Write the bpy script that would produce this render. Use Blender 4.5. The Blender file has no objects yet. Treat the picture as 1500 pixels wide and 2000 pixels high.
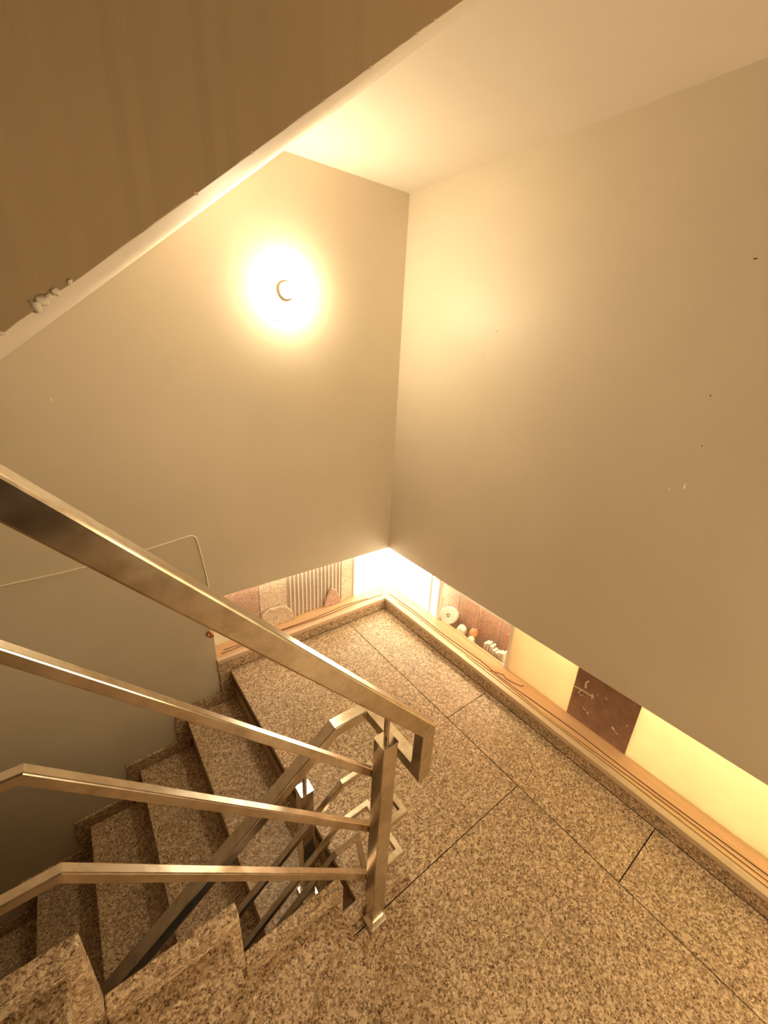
import bpy, bmesh, math, random
from mathutils import Vector, Matrix
random.seed(7)
S = bpy.context.scene
COL = S.collection

# ------------------------------------------------------------------ camera
R = ((-0.7976511, 0.6010821, 0.0495291),
     (0.1830766, 0.3195555, -0.9297135),
     (-0.5746614, -0.7325193, -0.3649379))
cd = bpy.data.cameras.new('camera')
cam = bpy.data.objects.new('camera', cd)
COL.objects.link(cam)
cd.sensor_fit = 'AUTO'
cd.sensor_width = 36.0
cd.lens = 36.0 * 806.21 / 2000.0
cd.clip_start = 0.02
m3 = Matrix(((R[0][0], -R[1][0], -R[2][0]),
             (R[0][1], -R[1][1], -R[2][1]),
             (R[0][2], -R[1][2], -R[2][2])))
cam.matrix_world = Matrix.Translation((1.572, 1.934, 1.700)) @ m3.to_4x4()
S.camera = cam

# ------------------------------------------------------------------ world, exposure, light levels
w = bpy.data.worlds.new('world')
S.world = w
w.use_nodes = True
w.node_tree.nodes['Background'].inputs[0].default_value = (1.0, 0.72, 0.40, 1)
w.node_tree.nodes['Background'].inputs[1].default_value = 0.02
S.view_settings.view_transform = 'Standard'
S.view_settings.look = 'None'
S.view_settings.gamma = 1.0
S.view_settings.use_curve_mapping = False
S.view_settings.exposure = 0.0
BULB = 1120.0           # emission of the wall bulb
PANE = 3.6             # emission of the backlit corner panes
FILL_LAMP = 0.35     # emission of the fill lamp added over the upper landing, out of view
FILL_WINDOW = 12.5              # emission of the fill window added behind the camera
TUBE = 52.0            # emission of the unseen tube lamps added behind the strip windows
WARM = (1.0, 0.825, 0.54)

# ------------------------------------------------------------------ helpers
def parent(o, p):
    o.parent = p
    return o

def link(name, bm, mat, par=None, smooth=False, bevel=0.0, seg=1, ang=50):
    me = bpy.data.meshes.new(name)
    bmesh.ops.recalc_face_normals(bm, faces=bm.faces)
    bm.to_mesh(me); bm.free()
    if smooth:
        for p in me.polygons: p.use_smooth = True
    if mat: me.materials.append(mat)
    o = bpy.data.objects.new(name, me)
    COL.objects.link(o)
    if par: o.parent = par
    if bevel:
        b = o.modifiers.new('bevel', 'BEVEL'); b.width = bevel; b.segments = seg
        b.limit_method = 'ANGLE'; b.angle_limit = math.radians(ang)
    return o

def tag(o, label=None, cat=None, group=None, kind=None):
    if label: o['label'] = label
    if cat: o['category'] = cat
    if group: o['group'] = group
    if kind: o['kind'] = kind
    return o

def empty(name, loc, label=None, cat=None, group=None, kind=None):
    o = bpy.data.objects.new(name, None); COL.objects.link(o)
    o.location = loc
    o.empty_display_size = 0.05
    tag(o, label, cat, group, kind)
    return o

def adopt(o, p):
    """parent a world-space mesh to an empty standing elsewhere"""
    o.parent = p
    o.matrix_parent_inverse = Matrix.Translation(p.location).inverted()
    return o

def box(bm, x0, x1, y0, y1, z0, z1):
    vs = [bm.verts.new((x, y, z)) for x in (x0, x1) for y in (y0, y1) for z in (z0, z1)]
    for f in ((0, 1, 3, 2), (4, 6, 7, 5), (0, 4, 5, 1), (2, 3, 7, 6), (0, 2, 6, 4), (1, 5, 7, 3)):
        bm.faces.new([vs[i] for i in f])

def bx(*a):
    bm = bmesh.new(); box(bm, *a); return bm

def prism(pts, axis, a, b):
    """extrude a polygon (2-D points in the two other axes, in order) along axis from a to b"""
    bm = bmesh.new()
    def p3(p, t):
        if axis == 'y': return (p[0], t, p[1])
        if axis == 'x': return (t, p[0], p[1])
        return (p[0], p[1], t)
    A = [bm.verts.new(p3(p, a)) for p in pts]; B = [bm.verts.new(p3(p, b)) for p in pts]
    bm.faces.new(A); bm.faces.new(list(reversed(B)))
    n = len(pts)
    for i in range(n):
        bm.faces.new((A[i], B[i], B[(i + 1) % n], A[(i + 1) % n]))
    return bm

def sweep(pts, height, width, up=(0, 0, 1)):
    """square tube with mitred joints along a 3-D path; width is measured along d x up"""
    P = [Vector(p) for p in pts]
    D = [(P[i + 1] - P[i]).normalized() for i in range(len(P) - 1)]
    n = Vector(up); n = (n - D[0] * n.dot(D[0])).normalized()
    bm = bmesh.new(); rings = []
    for i in range(len(P)):
        if i == 0:
            d, m = D[0], D[0]
        elif i == len(P) - 1:
            d, m = D[-1], D[-1]
        else:
            d, m = D[i - 1], (D[i - 1] + D[i]).normalized()
        b = d.cross(n)
        ring = []
        for sa, sb in ((1, 1), (1, -1), (-1, -1), (-1, 1)):
            q = P[i] + n * (sa * height / 2) + b * (sb * width / 2)
            q = q + d * ((P[i] - q).dot(m) / d.dot(m))
            ring.append(bm.verts.new(q))
        rings.append(ring)
        if 0 < i < len(P) - 1:
            n = D[i - 1].rotation_difference(D[i]) @ n
    for r0, r1 in zip(rings, rings[1:]):
        for k in range(4):
            bm.faces.new((r0[k], r1[k], r1[(k + 1) % 4], r0[(k + 1) % 4]))
    bm.faces.new(rings[0]); bm.faces.new(list(reversed(rings[-1])))
    return bm

def tube(pts, r, seg=6):
    P = [Vector(p) for p in pts]
    bm = bmesh.new(); rings = []
    n = None
    for i in range(len(P)):
        d = (P[min(i + 1, len(P) - 1)] - P[max(i - 1, 0)]).normalized()
        if n is None:
            n = d.orthogonal().normalized()
        n = (n - d * n.dot(d)).normalized()
        b = d.cross(n)
        rings.append([bm.verts.new(P[i] + (n * math.cos(t) + b * math.sin(t)) * r)
                      for t in [2 * math.pi * k / seg for k in range(seg)]])
    for r0, r1 in zip(rings, rings[1:]):
        for k in range(seg):
            bm.faces.new((r0[k], r1[k], r1[(k + 1) % seg], r0[(k + 1) % seg]))
    bm.faces.new(rings[0]); bm.faces.new(list(reversed(rings[-1])))
    return bm

def smooth_path(pts, n=6):
    P = [Vector(p) for p in pts]; out = []
    for i in range(len(P) - 1):
        p0, p1, p2, p3 = P[max(i - 1, 0)], P[i], P[i + 1], P[min(i + 2, len(P) - 1)]
        for k in range(n):
            t = k / n
            out.append(0.5 * ((2 * p1) + (p2 - p0) * t + (2 * p0 - 5 * p1 + 4 * p2 - p3) * t * t
                              + (3 * p1 - p0 - 3 * p2 + p3) * t ** 3))
    out.append(P[-1])
    return out

def lathe(prof, axis_o, ax, seg=24):
    """prof: (radius, height) pairs, spun about direction ax through axis_o"""
    ax = Vector(ax).normalized(); u = ax.orthogonal().normalized(); v = ax.cross(u); o = Vector(axis_o)
    bm = bmesh.new(); rings = []
    for r, h in prof:
        if r < 1e-6: rings.append([bm.verts.new(o + ax * h)])
        else: rings.append([bm.verts.new(o + ax * h + (u * math.cos(t) + v * math.sin(t)) * r)
                            for t in [2 * math.pi * k / seg for k in range(seg)]])
    for a, b in zip(rings, rings[1:]):
        for k in range(seg):
            k2 = (k + 1) % seg
            if len(a) == 1 and len(b) == 1: continue
            if len(a) == 1: bm.faces.new((a[0], b[k], b[k2]))
            elif len(b) == 1: bm.faces.new((a[k], b[0], a[k2]))
            else: bm.faces.new((a[k], b[k], b[k2], a[k2]))
    if len(rings[0]) > 1: bm.faces.new(rings[0])
    if len(rings[-1]) > 1: bm.faces.new(list(reversed(rings[-1])))
    return bm

def lump(c, r, squash=(1, 1, 1), jit=0.25, sub=2):
    bm = bmesh.new()
    bmesh.ops.create_icosphere(bm, subdivisions=sub, radius=1.0)
    for v in bm.verts:
        k = 1 + random.uniform(-jit, jit)
        v.co = Vector((v.co.x * r * squash[0] * k, v.co.y * r * squash[1] * k, v.co.z * r * squash[2] * k)) + Vector(c)
    return bm

# ------------------------------------------------------------------ materials
class MT:
    def __init__(s, name):
        s.m = bpy.data.materials.new(name); s.m.use_nodes = True
        s.nt = s.m.node_tree; s.b = s.nt.nodes['Principled BSDF']
    def n(s, t, **k):
        x = s.nt.nodes.new(t)
        for a, v in k.items():
            if a.startswith('i_'):
                x.inputs[a[2:].replace('_', ' ')].default_value = v
            else: setattr(x, a, v)
        return x
    def l(s, a, b): s.nt.links.new(a, b)
    def coord(s, scale=None, rnd=0.0):
        t = s.n('ShaderNodeTexCoord'); out = t.outputs['Object']
        if rnd:
            oi = s.n('ShaderNodeObjectInfo')
            mu = s.n('ShaderNodeMath', operation='MULTIPLY'); mu.inputs[1].default_value = rnd
            s.l(oi.outputs['Random'], mu.inputs[0])
            va = s.n('ShaderNodeVectorMath', operation='ADD')
            s.l(out, va.inputs[0]); s.l(mu.outputs[0], va.inputs[1]); out = va.outputs[0]
        if scale:
            mp = s.n('ShaderNodeMapping'); mp.inputs['Scale'].default_value = scale
            s.l(out, mp.inputs['Vector']); out = mp.outputs[0]
        return out
    def ramp(s, src, stops, interp='LINEAR'):
        r = s.n('ShaderNodeValToRGB'); r.color_ramp.interpolation = interp
        e = r.color_ramp.elements
        while len(e) < len(stops): e.new(0.5)
        for x, (p, c) in zip(e, stops):
            x.position = p; x.color = (*c, 1) if len(c) == 3 else c
        s.l(src, r.inputs[0]); return r.outputs[0]
    def mix(s, f, a, b, blend='MIX'):
        x = s.n('ShaderNodeMix', data_type='RGBA', blend_type=blend)
        if isinstance(f, (int, float)): x.inputs[0].default_value = f
        else: s.l(f, x.inputs[0])
        for i, v in ((6, a), (7, b)):
            if isinstance(v, tuple): x.inputs[i].default_value = (*v, 1)
            else: s.l(v, x.inputs[i])
        return x.outputs[2]
    def noise(s, co, scale, detail=3, rough=0.55):
        x = s.n('ShaderNodeTexNoise'); x.inputs['Scale'].default_value = scale
        x.inputs['Detail'].default_value = detail; x.inputs['Roughness'].default_value = rough
        s.l(co, x.inputs['Vector']); return x.outputs['Fac']
    def vor(s, co, scale, out='Color', feature='F1'):
        x = s.n('ShaderNodeTexVoronoi'); x.feature = feature; x.inputs['Scale'].default_value = scale
        s.l(co, x.inputs['Vector']); return x.outputs[out]
    def bump(s, h, strength=0.2, dist=0.01):
        b = s.n('ShaderNodeBump'); b.inputs['Strength'].default_value = strength; b.inputs['Distance'].default_value = dist
        s.l(h, b.inputs['Height']); s.l(b.outputs[0], s.b.inputs['Normal'])
    def base(s, c):
        if isinstance(c, tuple): s.b.inputs['Base Color'].default_value = (*c, 1)
        else: s.l(c, s.b.inputs['Base Color'])
    def rough(s, r):
        if isinstance(r, (int, float)): s.b.inputs['Roughness'].default_value = r
        else: s.l(r, s.b.inputs['Roughness'])

def bw(m, c):
    x = m.n('ShaderNodeSeparateColor'); m.l(c, x.inputs[0]); return x.outputs[0]

def granite(name, dark=(0.085, 0.042, 0.018), mid=(0.42, 0.29, 0.175), light=(0.86, 0.69, 0.48), scale=1.5, rnd=7.0):
    m = MT(name); co = m.coord(rnd=rnd)
    # warp so that the grains are not round
    nz = m.n('ShaderNodeTexNoise'); nz.inputs['Scale'].default_value = 90 * scale; m.l(co, nz.inputs['Vector'])
    sc = m.n('ShaderNodeVectorMath', operation='SCALE'); sc.inputs['Scale'].default_value = 0.012 / scale
    m.l(nz.outputs['Color'], sc.inputs[0])
    ad = m.n('ShaderNodeVectorMath', operation='ADD'); m.l(co, ad.inputs[0]); m.l(sc.outputs[0], ad.inputs[1]); cw = ad.outputs[0]
    g1 = bw(m, m.vor(cw, 125 * scale)); g2 = bw(m, m.vor(cw, 230 * scale)); g3 = m.vor(cw, 62 * scale)
    c1 = m.ramp(g1, [(0.0, dark), (0.12, dark), (0.30, (mid[0] * .72, mid[1] * .68, mid[2] * .62)), (0.48, mid), (0.72, (mid[0] * 1.3, mid[1] * 1.33, mid[2] * 1.35)), (0.95, light)])
    c2 = m.ramp(g2, [(0.0, dark), (0.16, dark), (0.38, mid), (0.65, (mid[0] * 1.25, mid[1] * 1.25, mid[2] * 1.25)), (0.95, light)])
    c = m.mix(0.42, c1, c2)
    spots = m.ramp(bw(m, g3), [(0.86, (0, 0, 0)), (0.90, (1, 1, 1))])
    c = m.mix(m.mix(0.45, (0, 0, 0), spots), c, light)
    big = m.ramp(m.noise(co, 3.0, 3), [(0.3, (0.88, 0.88, 0.88)), (0.7, (1.06, 1.05, 1.04))])
    c = m.mix(1.0, c, big, 'MULTIPLY')
    m.base(c); m.rough(0.36)
    m.b.inputs['Specular IOR Level'].default_value = 0.35
    m.bump(g2, 0.05, 0.002)
    return m.m

def paint(name, col, rough=0.42, bumps=0.10, mott=0.06, spec=0.5):
    m = MT(name); co = m.coord()
    n1 = m.noise(co, 2.2, 4)
    lo = tuple(c * (1 - mott) for c in col); hi = tuple(min(1, c * (1 + mott)) for c in col)
    m.base(m.ramp(n1, [(0.3, lo), (0.7, hi)])); m.rough(rough)
    m.b.inputs['Specular IOR Level'].default_value = spec
    m.bump(m.noise(co, 190, 3, 0.6), bumps, 0.004)
    return m.m

def plain(name, col, rough=0.5, metal=0.0, var=0.12, scale=30, bumps=0.0):
    m = MT(name); co = m.coord(rnd=5.0)
    n1 = m.noise(co, scale, 3)
    m.base(m.ramp(n1, [(0.25, tuple(c * (1 - var) for c in col)), (0.75, tuple(min(1, c * (1 + var)) for c in col))]))
    m.rough(rough); m.b.inputs['Metallic'].default_value = metal
    if bumps: m.bump(n1, bumps, 0.004)
    return m.m

def steel(name):
    m = MT(name); co = m.coord()
    b1 = m.noise(co, 7, 3, 0.5)
    b2 = m.noise(co, 38, 4, 0.6)
    c = m.ramp(b1, [(0.30, (0.60, 0.51, 0.40)), (0.55, (0.75, 0.67, 0.56)), (0.75, (0.82, 0.75, 0.64))])
    m.base(m.mix(1.0, c, m.ramp(b2, [(0.30, (0.80, 0.77, 0.73)), (0.55, (1, 1, 1))]), 'MULTIPLY'))
    m.b.inputs['Metallic'].default_value = 1.0
    m.rough(m.ramp(m.noise(co, 9, 3), [(0.3, (0.17, 0.17, 0.17)), (0.7, (0.27, 0.27, 0.27))]))
    return m.m

def wood(name, a, b, axis):
    m = MT(name)
    s = [26, 26, 26]; s[axis] = 1.6
    g = m.noise(m.coord(tuple(s)), 3.0, 5, 0.6)
    m.base(m.ramp(g, [(0.3, a), (0.7, b)])); m.rough(0.42)
    m.bump(g, 0.05, 0.003)
    return m.m

def emit(name, col, strength):
    m = MT(name); m.base((0.9, 0.88, 0.8))
    m.b.inputs['Emission Color'].default_value = (*col, 1); m.b.inputs['Emission Strength'].default_value = strength
    return m.m

M_WALL = paint('wall_paint', (0.63, 0.55, 0.425), 0.48, 0.05, 0.035)
M_CEIL = paint('ceiling_paint', (0.70, 0.62, 0.53), 0.7, 0.10, 0.03, 0.3)
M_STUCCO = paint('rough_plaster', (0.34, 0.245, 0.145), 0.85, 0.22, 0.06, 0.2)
M_GRAN = granite('granite')
M_GROUT = plain('joint_mortar', (0.16, 0.09, 0.05), 0.9)
M_STEEL = steel('stainless_steel')
M_SILL_Y = wood('sill_wood_right', (0.66, 0.40, 0.22), (0.78, 0.52, 0.30), 1)
M_SILL_X = wood('sill_wood_left', (0.66, 0.40, 0.22), (0.78, 0.52, 0.30), 0)
M_LIP_Y = wood('lip_wood_right', (0.56, 0.42, 0.27), (0.68, 0.52, 0.35), 1)
M_LIP_X = wood('lip_wood_left', (0.60, 0.42, 0.28), (0.72, 0.52, 0.36), 0)
M_WHITE = plain('white_frame', (0.86, 0.82, 0.72), 0.45, 0, 0.03)
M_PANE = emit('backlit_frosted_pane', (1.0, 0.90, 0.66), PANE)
M_TILE = granite('pink_tile', (0.42, 0.25, 0.19), (0.62, 0.40, 0.31), (0.80, 0.57, 0.46), 1.6)
M_SPECK = granite('speckled_panel', (0.45, 0.32, 0.24), (0.78, 0.62, 0.48), (0.93, 0.82, 0.68), 1.6)
M_BEIGE = plain('beige_board', (0.84, 0.66, 0.42), 0.55, 0, 0.05, 9)
M_CREAM = plain('cream_board', (0.93, 0.88, 0.70), 0.5, 0, 0.02, 6)
def board(name, col, tr, var=0.04, scale=8):
    m = MT(name); co = m.coord(); n1 = m.noise(co, scale, 3)
    c = m.ramp(n1, [(0.25, tuple(x * (1 - var) for x in col)), (0.75, tuple(min(1, x * (1 + var)) for x in col))])
    m.base(c); m.rough(0.5)
    t = m.n('ShaderNodeBsdfTranslucent'); m.l(c, t.inputs['Color'])
    x = m.n('ShaderNodeMixShader'); x.inputs[0].default_value = tr
    m.l(m.b.outputs[0], x.inputs[1]); m.l(t.outputs[0], x.inputs[2])
    m.l(x.outputs[0], m.nt.nodes['Material Output'].inputs['Surface'])
    return m.m
M_BEIGE_T = board('beige_translucent_board', (0.96, 0.86, 0.68), 0.62)
M_CREAM_T = board('cream_translucent_board', (0.95, 0.90, 0.72), 0.6)
M_BROWNB = plain('brown_board', (0.36, 0.205, 0.145), 0.5, 0, 0.22, 26)
M_GLUE = plain('dried_glue', (0.85, 0.74, 0.50), 0.6)
M_WIRE = plain('brown_wire', (0.20, 0.09, 0.045), 0.5)
M_BRASS = plain('yellow_rod', (0.85, 0.66, 0.30), 0.35, 0.3)
M_CABLE = plain('cream_cable', (0.80, 0.72, 0.55), 0.5)
M_PAPER = plain('white_plastic', (0.90, 0.84, 0.76), 0.5, 0, 0.06, 60)
M_ORANGE = plain('orange_plastic', (0.75, 0.33, 0.16), 0.5)
M_COPPER = plain('copper_ends', (0.50, 0.20, 0.10), 0.35, 0.6, 0.5, 200)
M_RIB = plain('pale_rib', (0.94, 0.88, 0.76), 0.4, 0, .03)
M_RIBBACK = plain('grey_rib_board', (0.60, 0.46, 0.38), 0.6, 0, 0.15, 60)
M_STAND_IN_DOOR = wood('stand_in_door_wood', (0.035, 0.020, 0.013), (0.06, 0.033, 0.02), 2)
M_BULB = emit('bulb_glass', WARM, BULB)
M_FILL_WINDOW = emit('fill_window_glass', (1.0, 0.785, 0.47), FILL_WINDOW)
M_TUBE = emit('added_tube_glass', (1.0, 0.86, 0.62), TUBE)
M_TUBE_S = emit('added_short_tube_glass', (1.0, 0.86, 0.62), TUBE * 1.3)
M_SLIM = emit('added_slim_tube_glass', (1.0, 0.84, 0.58), 18.0)
M_FILL_LAMP = emit('fill_lamp_diffuser', WARM, FILL_LAMP)
M_DARK = plain('dark_speck', (0.10, 0.06, 0.035), 0.8)

# ------------------------------------------------------------------ measures
ZS, ZT = 0.086, 0.470        # strip window: sill top, wall bottom
DEPTH = 0.132                # distance of the infill boards behind the wall face
XE = 1.155                   # end of the strip on the left wall
H = 2.430                    # landing ceiling
XC = 0.667                   # where the ceiling meets the sloping soffit
SLOPE = 0.7927
YN = 1.20                    # near side of the flight along the left wall
YB, XF = 3.5, 3.6           # back wall, end wall

def structure(name, bm, mat, **k):
    return tag(link(name, bm, mat, **k), kind='structure')

# ------------------------------------------------------------------ walls, ceiling
bm = bmesh.new()
box(bm, -0.12, XE, -0.12, 0, ZT, 2.8)
box(bm, XE, XF, -0.16, 0, -2.6, 2.8)
wl = structure('wall_left', bm, M_WALL)
bm = bmesh.new()
box(bm, -0.12, 0, 0, YB, ZT, 2.8)
wr = structure('wall_right', bm, M_WALL)
structure('wall_back', bx(-0.12, XF + .1, YB, YB + .12, -0.3, 3.3), M_WALL)
structure('wall_front', bx(XF, XF + .12, -0.16, YB, -2.6, 3.3), M_STUCCO)  # unseen end wall, given dark plaster to darken the steel and risers
structure('ceiling', prism([(0, 0), (XC, 0), (XC, YN + .03), (1.10, YN + .03), (1.10, YB), (0, YB)], 'z', H, H + .16), M_CEIL)
structure('ceiling_upper', bx(0, XF, 0, YB, 3.10, 3.25), M_CEIL)
structure('wall_upper', bx(1.04, 1.10, YN + .03, YB, H + .16, 3.10), M_WALL)
structure('floor_lower', bx(XE, XF, 0, YN + .11, -2.55, -2.45), M_CEIL)
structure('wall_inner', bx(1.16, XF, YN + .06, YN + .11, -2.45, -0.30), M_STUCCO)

# small marks on the right wall: nail holes and chipped paint
for px, (y, z, a, b, mat) in enumerate(((0.365, 1.795, .004, .004, M_DARK), (0.66, 1.80, .003, .006, M_DARK), (1.50, 1.62, .005, .006, M_DARK),
                                        (1.52, 1.47, .004, .004, M_DARK), (1.50, 1.98, .012, .004, M_DARK), (0.60, 1.70, .003, .005, M_DARK))):
    link('nail_hole', lump((0.0, y, z), 1.0, (.0016, a / 2, b / 2), 0.2, 1), mat, wr)
link('paint_chip', lump((0.0, 1.51, 1.335), 1.0, (.001, .003, .011), 0.2, 1), M_CREAM, wr)
link('paint_chip', lump((0.0, 1.47, 1.315), 1.0, (.001, .002, .004), 0.2, 1), M_CREAM, wr)
link('paint_scratch', lump((0.738, 0.0, 1.80), 1.0, (.010, .001, .002), 0.2, 1), M_DARK, wl)
link('paint_chip', lump((1.60, 0.0, 1.475), 1.0, (.004, .001, .007), 0.2, 1), M_BEIGE, wl)

# ------------------------------------------------------------------ landing floor: granite slabs
bm = bmesh.new()
box(bm, 0, 1.085, 0, YN, -0.10, -0.022)
box(bm, 0, 1.21, YN, YB, -0.10, -0.022)
floor = structure('floor', bm, M_GROUT)
G = 0.0018
def slab(x0, x1, y0, y1):
    link('floor_slab', bx(x0 + G, x1 - G, y0 + G, y1 - G, -0.024, 0.0), M_GRAN, floor, bevel=0.0012)
YJ = 1.358; XJ = 0.318
slab(0.012, XJ, 0.012, 0.938); slab(0.012, XJ, 0.938, 1.783); slab(0.012, XJ, 1.783, YB)
link('floor_slab', prism([(XJ + G, 0.012 + G), (1.094, 0.012 + G), (1.094, 1.305), (1.235, 1.305), (1.235, YJ - G), (XJ + G, YJ - G)], 'z', -0.024, 0.0), M_GRAN, floor, bevel=0.0012)
slab(XJ, 1.24, YJ, YB)

# granite skirting of the landing
structure('baseboard_right', bx(0, 0.012, 0.012, YB, 0, 0.062), M_GRAN, bevel=0.001)
structure('baseboard_left', bx(0, XE, 0, 0.012, 0, 0.062), M_GRAN, bevel=0.001)

# ------------------------------------------------------------------ sill of the strip window (trim)
def trim(name, parts):
    e = empty(name, (0, 0, 0), kind='structure')
    for n, b, mat, bev in parts:
        link(n, b, mat, e, bevel=bev)
    return e
trim('trim_1', [('sill_lip', prism([(0.016, 0.063), (0.016, 0.088), (-0.014, 0.090), (-0.014, 0.063)], 'y', -0.014, YB), M_LIP_Y, .002),
                ('sill_board', bx(-0.150, -0.018, -0.150, YB, 0.060, ZS), M_SILL_Y, .0015),
                ('sill_groove', bx(-0.018, -0.0142, -0.013, YB, 0.060, 0.079), M_DARK, 0)])
trim('trim_2', [('sill_lip', prism([(0.016, 0.063), (0.016, 0.088), (-0.014, 0.090), (-0.014, 0.063)], 'x', 0.016, XE), M_LIP_X, .002),
                ('sill_board', bx(-0.018, XE, -0.150, -0.018, 0.060, ZS), M_SILL_X, .0015),
                ('sill_groove', bx(-0.0142, XE, -0.018, -0.0142, 0.060, 0.079), M_DARK, 0)])

# ------------------------------------------------------------------ strip windows and infill boards
ZP = ZT + 0.03
def panel_r(name, y0, y1, mat, par, x=-DEPTH, t=0.010, z0=ZS, z1=ZP, bev=.0012):
    return link(name, bx(x - t, x, y0, y1, z0, z1), mat, par, bevel=bev)
def panel_l(name, x0, x1, mat, par, y=-DEPTH, t=0.010, z0=ZS, z1=ZP, bev=.0012):
    return link(name, bx(x0, x1, y - t, y, z0, z1), mat, par, bevel=bev)

w1 = empty('window_1', (-DEPTH, 0.6, ZS), kind='structure')
def A(o, p): return adopt(o, p)
def on(o, p):
    o.parent = None; return adopt(o, p)
for o in (panel_r('lit_pane', -DEPTH - .010, 0.300, M_PANE, None),
          panel_r('frame_stile', 0.302, 0.318, M_WHITE, None, x=-DEPTH + .008, t=.020),
          panel_r('frame_stile', 0.378, 0.398, M_WHITE, None, x=-DEPTH + .008, t=.020),
          panel_r('lit_pane', 0.318, 0.378, M_PANE, None),
          panel_r('frame_stile', 0.926, 0.938, M_WHITE, None, x=-DEPTH + .008, t=.020),
          link('frame_rail', bx(-DEPTH - .012, -DEPTH + .008, 0.398, 0.926, 0.362, 0.374), M_WHITE, bevel=.001)):
    on(o, w1)
hn = on(link('handle', bx(-DEPTH + .008, -DEPTH + .016, 0.352, 0.390, 0.372, 0.378), M_STEEL), w1)
on(link('seam', bx(-DEPTH - .001, -DEPTH + .002, 0.125, 0.1275, ZS + .01, 0.19), M_DARK), w1)
on(link('beige_panel', bx(-DEPTH - .010, -DEPTH, 0.939, 1.299, ZS, ZP), M_BEIGE_T, bevel=.001), w1)
bp = on(link('brown_panel', bx(-DEPTH - .010, -DEPTH - .001, 1.2995, 1.5775, ZS, ZP), M_BROWNB, bevel=.001), w1)
on(link('cream_panel', bx(-DEPTH - .010, -DEPTH + .001, 1.578, YB, ZS, ZP), M_CREAM_T, bevel=.001), w1)
def smear(pts, r):
    o = link('glue_smear', tube(pts, r, 6), M_GLUE, smooth=True)
    o.parent = bp
xb = -DEPTH + .001
def gz(y, z): return (xb, y, z)
smear([gz(1.303, .255), gz(1.34, .262), gz(1.39, .262)], .0032)
smear([gz(1.357, .33), gz(1.348, .31), gz(1.352, .285)], .0045)
smear([gz(1.338, .262), gz(1.328, .238), gz(1.34, .226), gz(1.35, .240)], .0028)
smear([gz(1.385, .272), gz(1.392, .262), gz(1.388, .25)], .004)
smear([gz(1.365, .172), gz(1.378, .168)], .002); smear([gz(1.385, .165), gz(1.395, .162)], .0022)
smear([gz(1.50, .178), gz(1.512, .170)], .0035); smear([gz(1.405, .29), gz(1.412, .286)], .0018)
smear([gz(1.44, .30), gz(1.45, .296)], .002); smear([gz(1.55, .235), gz(1.553, .233)], .002)
smear([gz(1.515, .168), gz(1.53, .160)], .0015)
g = MT('clear_glass')
mx = g.n('ShaderNodeMixShader'); tr = g.n('ShaderNodeBsdfTransparent'); gl = g.n('ShaderNodeBsdfGlossy')
gl.inputs['Roughness'].default_value = 0.05; tr.inputs['Color'].default_value = (0.96, 0.95, 0.92, 1)
lw = g.n('ShaderNodeLayerWeight'); lw.inputs['Blend'].default_value = 0.5
pw = g.n('ShaderNodeMath', operation='POWER'); pw.inputs[1].default_value = 4.0
g.l(lw.outputs['Facing'], pw.inputs[0])
ml = g.n('ShaderNodeMath', operation='MULTIPLY_ADD'); ml.inputs[1].default_value = 0.5; ml.inputs[2].default_value = 0.02
g.l(pw.outputs[0], ml.inputs[0]); g.l(ml.outputs[0], mx.inputs[0]); g.l(tr.outputs[0], mx.inputs[1]); g.l(gl.outputs[0], mx.inputs[2])
g.l(mx.outputs[0], g.nt.nodes['Material Output'].inputs['Surface'])
M_GLASS = g.m
on(link('glass_pane', bx(-DEPTH - .004, -DEPTH, 0.398, 0.926, ZS, 0.362), M_GLASS), w1)

w2 = empty('window_2', (0.6, -DEPTH, ZS), kind='structure')
for o in (panel_l('lit_pane', -DEPTH + .001, 0.178, M_PANE, None),
          panel_l('frame_stile', 0.178, 0.192, M_WHITE, None, y=-DEPTH + .006, t=.016),
          panel_l('speckled_panel', 0.192, 0.285, M_SPECK, None),
          panel_l('ribbed_board', 0.286, 0.675, M_RIBBACK, None, y=-DEPTH - .006),
          panel_l('stone_panel', 0.678, 0.850, M_SPECK, None),
          panel_l('pink_panel', 0.852, XE, M_TILE, None, y=-DEPTH - .002)):
    on(o, w2)
for k in range(14):
    x = 0.298 + k * 0.0272
    on(link('rib', bx(x, x + .0062, -DEPTH - .006, -DEPTH + .003, ZS, ZP), M_RIB, bevel=.001), w2)
on(link('cream_panel', prism([(0.93, ZS), (XE, ZS), (XE, 0.20), (1.04, 0.185), (0.93, 0.15)], 'y', -DEPTH + .002, -DEPTH + .010), M_CREAM, bevel=.001), w2)
# a pale speckled stone and a dark pink one lean against the panels
tag(link('stone_offcut', prism([(0.640, ZS), (0.860, ZS), (0.850, 0.185), (0.80, 0.215), (0.70, 0.205), (0.655, 0.15)], 'y', -DEPTH + .004, -DEPTH + .024), M_SPECK, bevel=.004),
    'pale speckled stone offcut leaning behind the left sill, left of the ribs', 'stone', 'stone offcuts on the left sill')
tag(link('stone_offcut', prism([(0.30, ZS), (0.425, ZS), (0.418, 0.13), (0.375, 0.22), (0.34, 0.20), (0.305, 0.13)], 'y', -DEPTH + .006, -DEPTH + .022), M_TILE, bevel=.004),
    'pinkish pointed stone offcut leaning against the right end of the ribs', 'stone', 'stone offcuts on the left sill')

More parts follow.
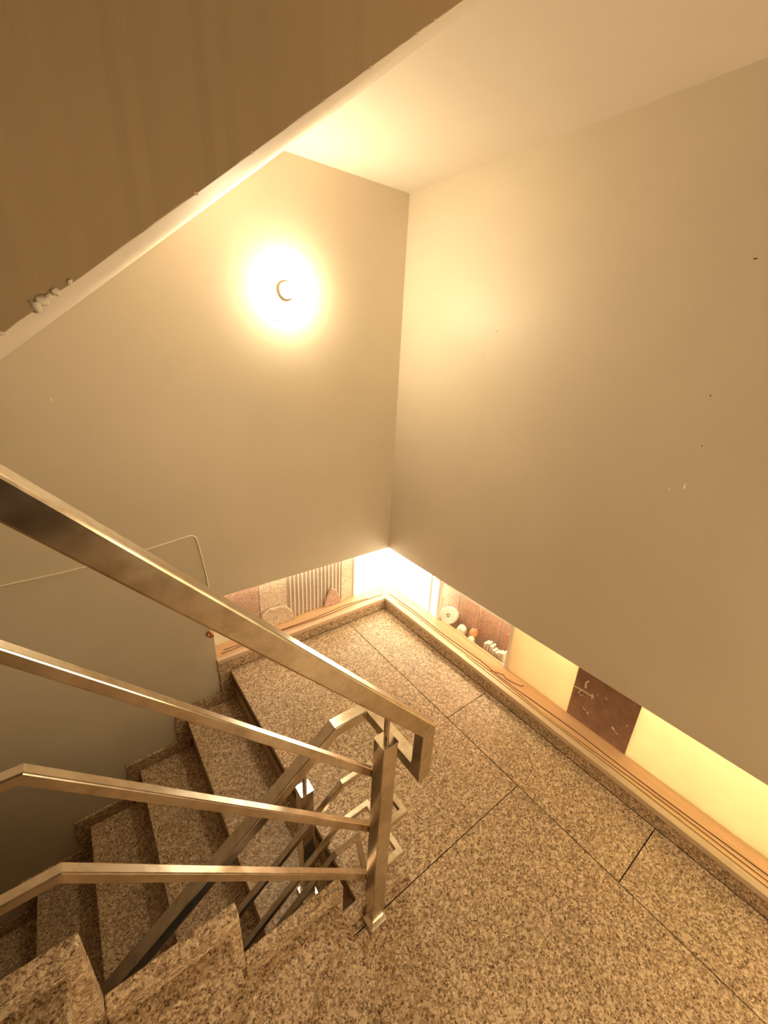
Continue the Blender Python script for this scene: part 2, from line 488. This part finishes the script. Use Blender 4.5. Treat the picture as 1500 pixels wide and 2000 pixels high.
# outer wall of pink tiles seen through the clear pane
XO = -0.235
wo = empty('wall_outer', (XO, 0.6, 0), kind='structure')
on(link('grout', bx(XO - .06, XO - .006, 0.33, 0.965, -0.08, 0.62), M_RIB), wo)
YG = [0.33, 0.470, 0.633, 0.803, 0.965]
for y0, y1 in zip(YG, YG[1:]):
    for z0, z1 in ((-0.08, 0.340), (0.348, 0.62)):
        on(link('wall_tile', bx(XO - .008, XO, y0 + .006, y1 - .006, z0, z1), M_TILE, bevel=.001), wo)
XO = -0.46
structure('wall_behind', bx(XO - .03, XO, -0.2, YB, -0.08, 0.62), M_CREAM)
structure('floor_outer', bx(XO - .03, -DEPTH - .02, -0.2, YB, -0.08, -0.02), M_SPECK)
structure('wall_end', bx(XO - .03, -DEPTH - .012, YB, YB + .03, -0.08, 0.62), M_CREAM)
structure('ceiling_outer', bx(XO - .03, -0.121, -0.2, YB, 0.62, 0.65), M_CREAM)

# ------------------------------------------------------------------ things behind the clear pane
r_ = empty('tape_roll', (-0.188, 0.445, 0.045), 'pale round roll standing behind the sill at the left of the pink tiles', 'roll')
ax = Vector((1.0, 0.35, 0.55))
on(link('roll_body', lathe([(0.012, -0.026), (0.052, -0.026), (0.057, -0.020), (0.057, 0.020), (0.052, 0.026), (0.012, 0.026)], (-0.190, 0.436, 0.115), ax, 28), M_PAPER, smooth=False), r_)
on(link('roll_core', lathe([(0.0, 0.016), (0.012, 0.016), (0.012, 0.0265), (0.008, 0.0270), (0.0, 0.0200)], (-0.190, 0.436, 0.115), ax, 16), M_DARK), r_)
def bag(label, c, r, sq, mat, jit=.2):
    return tag(link('plastic_bag', lump(c, r, sq, jit, 3), mat, smooth=True), label, 'bag', 'crumpled bags behind the clear pane')
bag('small white crumpled bag just right of the pale roll', (-0.18, 0.560, 0.075), .038, (.8, .8, 1), M_PAPER)
bag('orange crumpled bag between the white bags', (-0.195, 0.640, 0.10), .034, (.8, .8, 1), M_ORANGE)
bag('small cream crumpled bag under the orange bag', (-0.165, 0.652, 0.07), .03, (.7, .7, 1), M_CREAM)
sh = bmesh.new()
for k in range(7):
    y = 0.745 + k * .021
    box(sh, -0.21 + .004 * (k % 2), -0.165, y, y + .016, 0.03, 0.118 + .012 * math.sin(k * 1.3))
tag(link('plastic_sheet', sh, M_PAPER, bevel=.004, seg=2), 'folded white plastic sheet at the right end of the pink tiles', 'plastic sheet')
tag(link('orange_strip', sweep([(-0.20, 0.83, 0.05), (-0.21, 0.855, 0.17), (-0.215, 0.86, 0.23)], .006, .016), M_ORANGE), 'thin orange strip standing beside the white folded sheet', 'strip')

# ------------------------------------------------------------------ wires on the sill
def wire(name, pts, r, mat, label, cat='wire', group='wires lying on the sills'):
    return tag(link(name, tube(smooth_path(pts, 5), r, 6), mat, smooth=True), label, cat, group)
zw = ZS + .0022
wire('wire', [(-.040, -.02, zw), (-.052, .25, zw), (-.045, .55, zw), (-.058, .80, zw), (-.046, 1.0, zw), (-.062, 1.35, zw), (-.058, 1.7, zw), (-.066, 2.1, zw), (-.066, 2.5, zw)], .0022, M_WIRE,
     'thin brown wire running the whole right sill nearest the boards')
wire('wire', [(-.028, .10, zw), (-.034, .30, zw), (-.028, .60, zw), (-.036, .95, zw), (-.026, 1.3, zw), (-.042, 1.8, zw), (-.040, 2.5, zw)], .0018, M_WIRE,
     'thin brown wire winding along the middle of the right sill')
wire('wire', [(-.040, .90, zw), (-.075, .96, zw), (-.058, .99, zw + .006), (-.085, 1.06, zw), (-.095, 1.075, zw + .008)], .002, M_WIRE,
     'short kinked brown wire end sticking up on the right sill')
wire('metal_rod', [(-.022, .74, zw + .001), (-.020, 1.2, zw + .001), (-.022, 1.8, zw + .001), (-.021, 2.5, zw + .001)], .0034, M_BRASS,
     'straight yellowish metal rod lying along the right sill', 'rod')
wire('wire', [(1.12, -.035, zw), (.80, -.042, zw), (.50, -.030, zw), (.25, -.040, zw), (.0, -.030, zw)], .0020, M_WIRE,
     'thin brown wire along the left sill, nearer the lip')
wire('wire', [(1.10, -.060, zw), (.85, -.052, zw), (.55, -.046, zw), (.30, -.060, zw), (.12, -.045, zw)], .0018, M_WIRE,
     'thin brown wire along the left sill, nearer the panels')

# ------------------------------------------------------------------ cable on the left wall
ca = empty('wall_cable', (1.60, 0.003, 0.80), 'cream cable stapled across the left wall, bending down to the strip window', 'cable')
pts = [(2.50, .004, .800), (2.2, .004, .797), (1.859, .004, .796), (1.607, .004, .800), (1.386, .004, .821), (1.225, .004, .842)]
pts2 = [(1.203, .004, .843), (1.188, .004, .836), (1.178, .004, .812), (1.165, .004, .70), (1.153, .004, .566), (1.152, .004, .42), (1.160, .005, .30)]
on(link('cable', tube(smooth_path(pts + pts2, 5), .0035, 6), M_CABLE, smooth=True), ca)
on(link('cable_end', lump((1.172, .012, .272), .017, (1, .7, 1.2), .35, 2), M_COPPER), ca)

# ------------------------------------------------------------------ wall lamp
LX, LZ = 0.682, 1.925
la = empty('wall_lamp', (LX, 0, LZ), 'small round lamp with a bare glowing bulb high on the left wall', 'lamp')
on(link('lamp_base', lathe([(0.036, 0.0), (0.036, 0.012), (0.033, 0.018), (0.0, 0.018)], (LX, 0, LZ), (0, 1, 0), 32), M_WHITE, smooth=False), la)
on(link('bulb', lathe([(0.026, 0.018), (0.0265, 0.026), (0.0245, 0.036), (0.019, 0.045), (0.010, 0.0505), (0.0, 0.052)], (LX, 0, LZ), (0, 1, 0), 24), M_BULB, smooth=True), la)

# unseen fill lamp added over the upper landing, behind the camera
l2 = empty('fill_ceiling_lamp', (2.5, 1.95, 3.10), 'round fill lamp added over the upper landing, out of view', 'lamp')
on(link('fill_lamp_shade', lathe([(0.16, 0.0), (0.16, -0.03), (0.0, -0.035)], (2.5, 1.95, 3.10), (0, 0, 1), 32), M_FILL_LAMP), l2)

# ------------------------------------------------------------------ flight going down along the left wall
TN = [1.092 + 0.2525 * k for k in range(9)]   # nosings
RH = 0.208
f1 = empty('stair_flight', (TN[0], 0.6, -RH), 'granite stair flight going down along the left wall', 'stairs')
for k in range(8):
    x0, x1, z = TN[k], TN[k + 1], -RH * (k + 1)
    on(link('riser', bx(x0 - .035, x0 - .012, 0.001, YN, z, z + RH - .026), M_GRAN), f1)
    on(link('tread', bx(x0 - .012, x1, 0.001, YN, z - .026, z), M_GRAN, bevel=.003, seg=2), f1)
    st = .072
    on(link('skirting_stone', prism([(x0 - .012, z), (x1 + st - .02, z), (x1 + st - .02, z + st), (x0 - .012 + st, z + st), (x0 - .012 + st, z + RH + .0), (x0 - .012, z + RH)], 'y', 0.001, .016),
       M_GRAN, bevel=.002), f1)
on(link('carriage', prism([(1.06, -.26), (TN[7], -RH * 8 - .05), (TN[7], -RH * 8 - .22), (1.06, -.43)], 'y', 0.004, YN - .01), M_CEIL), f1)

# ------------------------------------------------------------------ flight going up on the near side
NX = [1.201, 1.486, 1.745]; NZ = [0.200, 0.430, 0.660]
f2 = empty('stair_flight', (NX[0], 1.9, 0), 'short granite stair flight with a stepped kerb in the foreground', 'stairs')
YK0, YK1 = 1.303, 1.336
zp = 0.0
for k in range(3):
    x0 = NX[k]; x1 = NX[k + 1] if k < 2 else XF - .005; z = NZ[k]
    on(link('riser', bx(x0 + .012, x0 + .035, YK0, YB - .005, zp, z - .026), M_GRAN), f2)
    on(link('tread', bx(x0, x1 + .03 if k < 2 else x1, YK0 + .002, YB - .005, z - .026, z), M_GRAN, bevel=.003, seg=2), f2)
    kh = .048
    fx = x0 - .024
    xe = NX[k + 1] - .024 if k < 2 else XF - .005
    # horizontal kerb stone on the tread and the upright one in front of the riser
    on(link('kerb_stone', prism([(fx, z - .02), (xe, z - .02), (xe, z + kh), (fx, z + kh)], 'y', YK0, YK1), M_GRAN, bevel=.005, seg=2), f2)
    on(link('kerb_upright', prism([(fx, zp + kh), (fx + .058, zp + kh), (fx + .058, z - .02), (fx, z - .02)], 'y', YK0, YK1 - .0005), M_GRAN, bevel=.004, seg=2), f2)
    zp = z
on(link('kerb_stone', bx(0.905, 1.177, YK0, YK1, 0.0, .048), M_GRAN, bevel=.006, seg=2), f2)
on(link('carriage', prism([(1.24, -.10), (1.24, -.03), (1.53, .165), (1.79, .40), (1.79, .63), (XF - .005, .63), (XF - .005, .45), (1.95, .45)], 'y', YK0 + .004, YB - .005), M_CEIL), f2)

# ------------------------------------------------------------------ railing
HR = 1.132   # rise of the near rails
rail = empty('stair_railing', (1.0745, 1.3575, 0), 'continuous square tube stainless steel stair railing turning round the landing', 'railing')
def steelpart(name, bm, bev=.0025, par=None):
    return on(link(name, bm, M_STEEL, bevel=bev, seg=2, ang=60), rail)
# handrail: down the near flight, drop, return, then down along the far flight
def hz(x): return 0.735 + HR * (x - 0.932)
XT = 1.715
steelpart('handrail', sweep([(XF, 1.360, hz(XT)), (XT, 1.360, hz(XT)), (0.9385, 1.360, hz(0.9385)), (0.9385, 1.360, 0.578), (0.9385, 1.0975, 0.578), (1.072, 1.0975, 0.578), (2.9, 1.0975, 0.578 - 0.74 * 1.828)],
                            .044, .040), .004)
# three rails beside the near posts (z of the rail axis at x = 1.10)
def nr(zr, x): return zr + HR * (x - 1.103)
YR, YR2, RT = 1.3235, 1.136, .020
for zr in (0.661, 0.434, 0.208):
    top = [(XF, YR, nr(zr, 1.712)), (1.712, YR, nr(zr, 1.712))]
    if zr > 0.6:
        path = top + [(1.085, YR, nr(zr, 1.085))]
    else:
        zl = 0.358 if zr > 0.4 else 0.158
        xk = 1.103 + (zl - zr) / HR
        path = top + [(xk, YR, zl), (0.952, YR, zl), (0.952, YR2, zl), (1.062, YR2, zl), (2.9, YR2, zl - .76 * 1.838)]
    steelpart('rail', sweep(path, RT, RT))
steelpart('rail', sweep([(1.06, 1.32, .035), (1.015, 1.170, .085), (1.10, 1.165, .075), (2.9, 1.165, .075 - .76 * 1.8)], RT, RT))
# newel posts
def post(cx, cy, z0, z1, zpin, s=.045):
    steelpart('newel_post', bx(cx - s / 2, cx + s / 2, cy - s / 2, cy + s / 2, z0, z1), .003)
    c = .032
    steelpart('base_collar', bx(cx - c, cx + c, cy - c, cy + c, z0, z0 + .018), .004)
    steelpart('post_cap', bx(cx - s / 2 - .001, cx + s / 2 + .001, cy - s / 2 - .001, cy + s / 2 + .001, z1 - .004, z1 + .001), .0008)
    steelpart('pin', lathe([(.0075, z1), (.0075, zpin)], (cx, cy, 0), (0, 0, 1), 14), 0)
post(1.0745, 1.3575, 0.0, 0.785, hz(1.0745) - .02)
post(1.172, 1.085, -RH, 0.365, .578 - .74 * .1 - .018, .044)

# ------------------------------------------------------------------ flight above (soffit and rough side)
def sz(x, y): return H - SLOPE * (x - XC) + 0.016 * y / YN * max(0.0, min(1.0, (x - XC) / .2))
xa, xb2 = XC + .001, 3.3
bm = bmesh.new(); cols = []
for k in range(41):
    x = xa + (xb2 - xa) * k / 40
    cols.append([bm.verts.new(p) for p in ((x, .001, sz(x, 0)), (x, YN, sz(x, YN)), (x, YN, sz(x, YN) + .03), (x, .001, sz(x, 0) + .03))])
for a, b in zip(cols, cols[1:]):
    for q in range(4): bm.faces.new((a[q], b[q], b[(q + 1) % 4], a[(q + 1) % 4]))
bm.faces.new(cols[0]); bm.faces.new(list(reversed(cols[-1])))
up = empty('upper_flight', (xa, .6, H), 'sloping plastered underside and rough brown side of the stair flight overhead', 'stairs')
on(link('soffit', bm, M_CEIL), up)
bm = bmesh.new(); N = 150; lo = []; hi = []; bk = []
for i in range(N + 1):
    x = xa + (xb2 - xa) * i / N
    j = random.uniform(-.0008, .0008)
    lo.append(bm.verts.new((x, YN + .004 + random.uniform(-.001, .001), sz(x, YN) + j + .001)))
    hi.append(bm.verts.new((x, YN + .004, sz(x, YN) + .55)))
    bk.append(bm.verts.new((x, YN - .02, sz(x, YN) + .006)))
for i in range(N):
    bm.faces.new((lo[i], lo[i + 1], hi[i + 1], hi[i])); bm.faces.new((bk[i], bk[i + 1], lo[i + 1], lo[i]))
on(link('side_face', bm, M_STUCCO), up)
random.seed(11)
for k in range(16):
    x = random.uniform(0.78, 1.62); r = random.choice((.0008, .001, .0014, .002))
    if x > 1.50: r *= 1.5
    on(link('plaster_lump', lump((x, YN + .003, sz(x, YN) + .001), r, (1.8, 1, 1), .35, 1), M_CEIL, smooth=True), up)
for x, r in ((1.575, .007), (1.567, .006), (1.560, .004), (1.552, .0045), (1.535, .003)):
    on(link('plaster_lump', lump((x, YN + .004, sz(x, YN) + .004), r, (1.1, .8, 1), .4, 2), M_CEIL, smooth=True), up)

# ------------------------------------------------------------------ dark door added behind the camera to darken reflections in the handrail
d = empty('stand_in_door', (2.2, YB, 0.66), kind='structure')
on(link('stand_in_leaf', bx(1.50, 2.35, YB - .03, YB, 0.66, 2.55), M_STAND_IN_DOOR, bevel=.003), d)
on(link('stand_in_handle', lathe([(.012, 0), (.012, .05), (.02, .05), (.02, .065)], (1.58, YB - .03, 1.55), (0, -1, 0), 12), M_STEEL), d)

# made-up frosted window as fill, and unseen tube lamps added behind the strips
w3 = empty('fill_window', (0.6, YB, 1.0), kind='structure')
on(link('lit_pane', bx(0.10, 0.98, YB - .012, YB - .004, 0.7, 1.7), M_FILL_WINDOW), w3)
for a in ((0.06, 0.10, 0.66, 1.74), (0.98, 1.02, 0.66, 1.74), (0.52, 0.56, 0.7, 1.7)):
    on(link('frame_stile', bx(a[0], a[1], YB - .03, YB, a[2], a[3]), M_WHITE, bevel=.002), w3)
for z in (0.66, 1.7):
    on(link('frame_rail', bx(0.10, 0.98, YB - .03, YB, z, z + .04), M_WHITE, bevel=.002), w3)
for x, y0, y1, lab in ((-0.185, 0.34, 0.92, 'added unseen short tube lamp over the pink tiles behind the clear pane'), (-0.34, 1.0, 2.55, 'added unseen long tube lamp behind the beige, brown and cream panels')):
    tl = empty('added_tube_lamp', (x, y0, 0.59), lab, 'lamp', 'added tube lamps behind the strip windows')
    on(link('tube', lathe([(0.0, 0), (.011, 0), (.011, y1 - y0), (0.0, y1 - y0)], (x, y0, 0.580), (0, 1, 0), 12), M_TUBE if y0 > .9 else M_TUBE_S, smooth=False), tl)
    on(link('added_lamp_batten', bx(x - .02, x + .02, y0, y1, 0.596, 0.619), M_WHITE), tl)

# unseen slim tubes added under the lower wall edges to light the panels
for lab, a, ax, L in (('added unseen slim tube lamp under the lower edge of the left wall', (0.0, -0.095, 0.456), (1, 0, 0), 1.1),
                      ('added unseen slim tube lamp under the lower edge of the right wall at the corner', (-0.095, 0.02, 0.456), (0, 1, 0), 0.9)):
    tl = empty('added_tube_lamp', a, lab, 'lamp', 'added slim tube lamps under the wall edges')
    on(link('tube', lathe([(0.0, 0), (.007, 0), (.007, L), (0.0, L)], a, ax, 10), M_SLIM), tl)
    b = Vector(a); e = b + Vector(ax) * L
    on(link('added_lamp_batten', bx(min(b.x, e.x) - (.008 if ax[1] else 0), max(b.x, e.x) + (.008 if ax[1] else 0), min(b.y, e.y) - (.008 if ax[0] else 0), max(b.y, e.y) + (.008 if ax[0] else 0), 0.4625, 0.470), M_WHITE), tl)
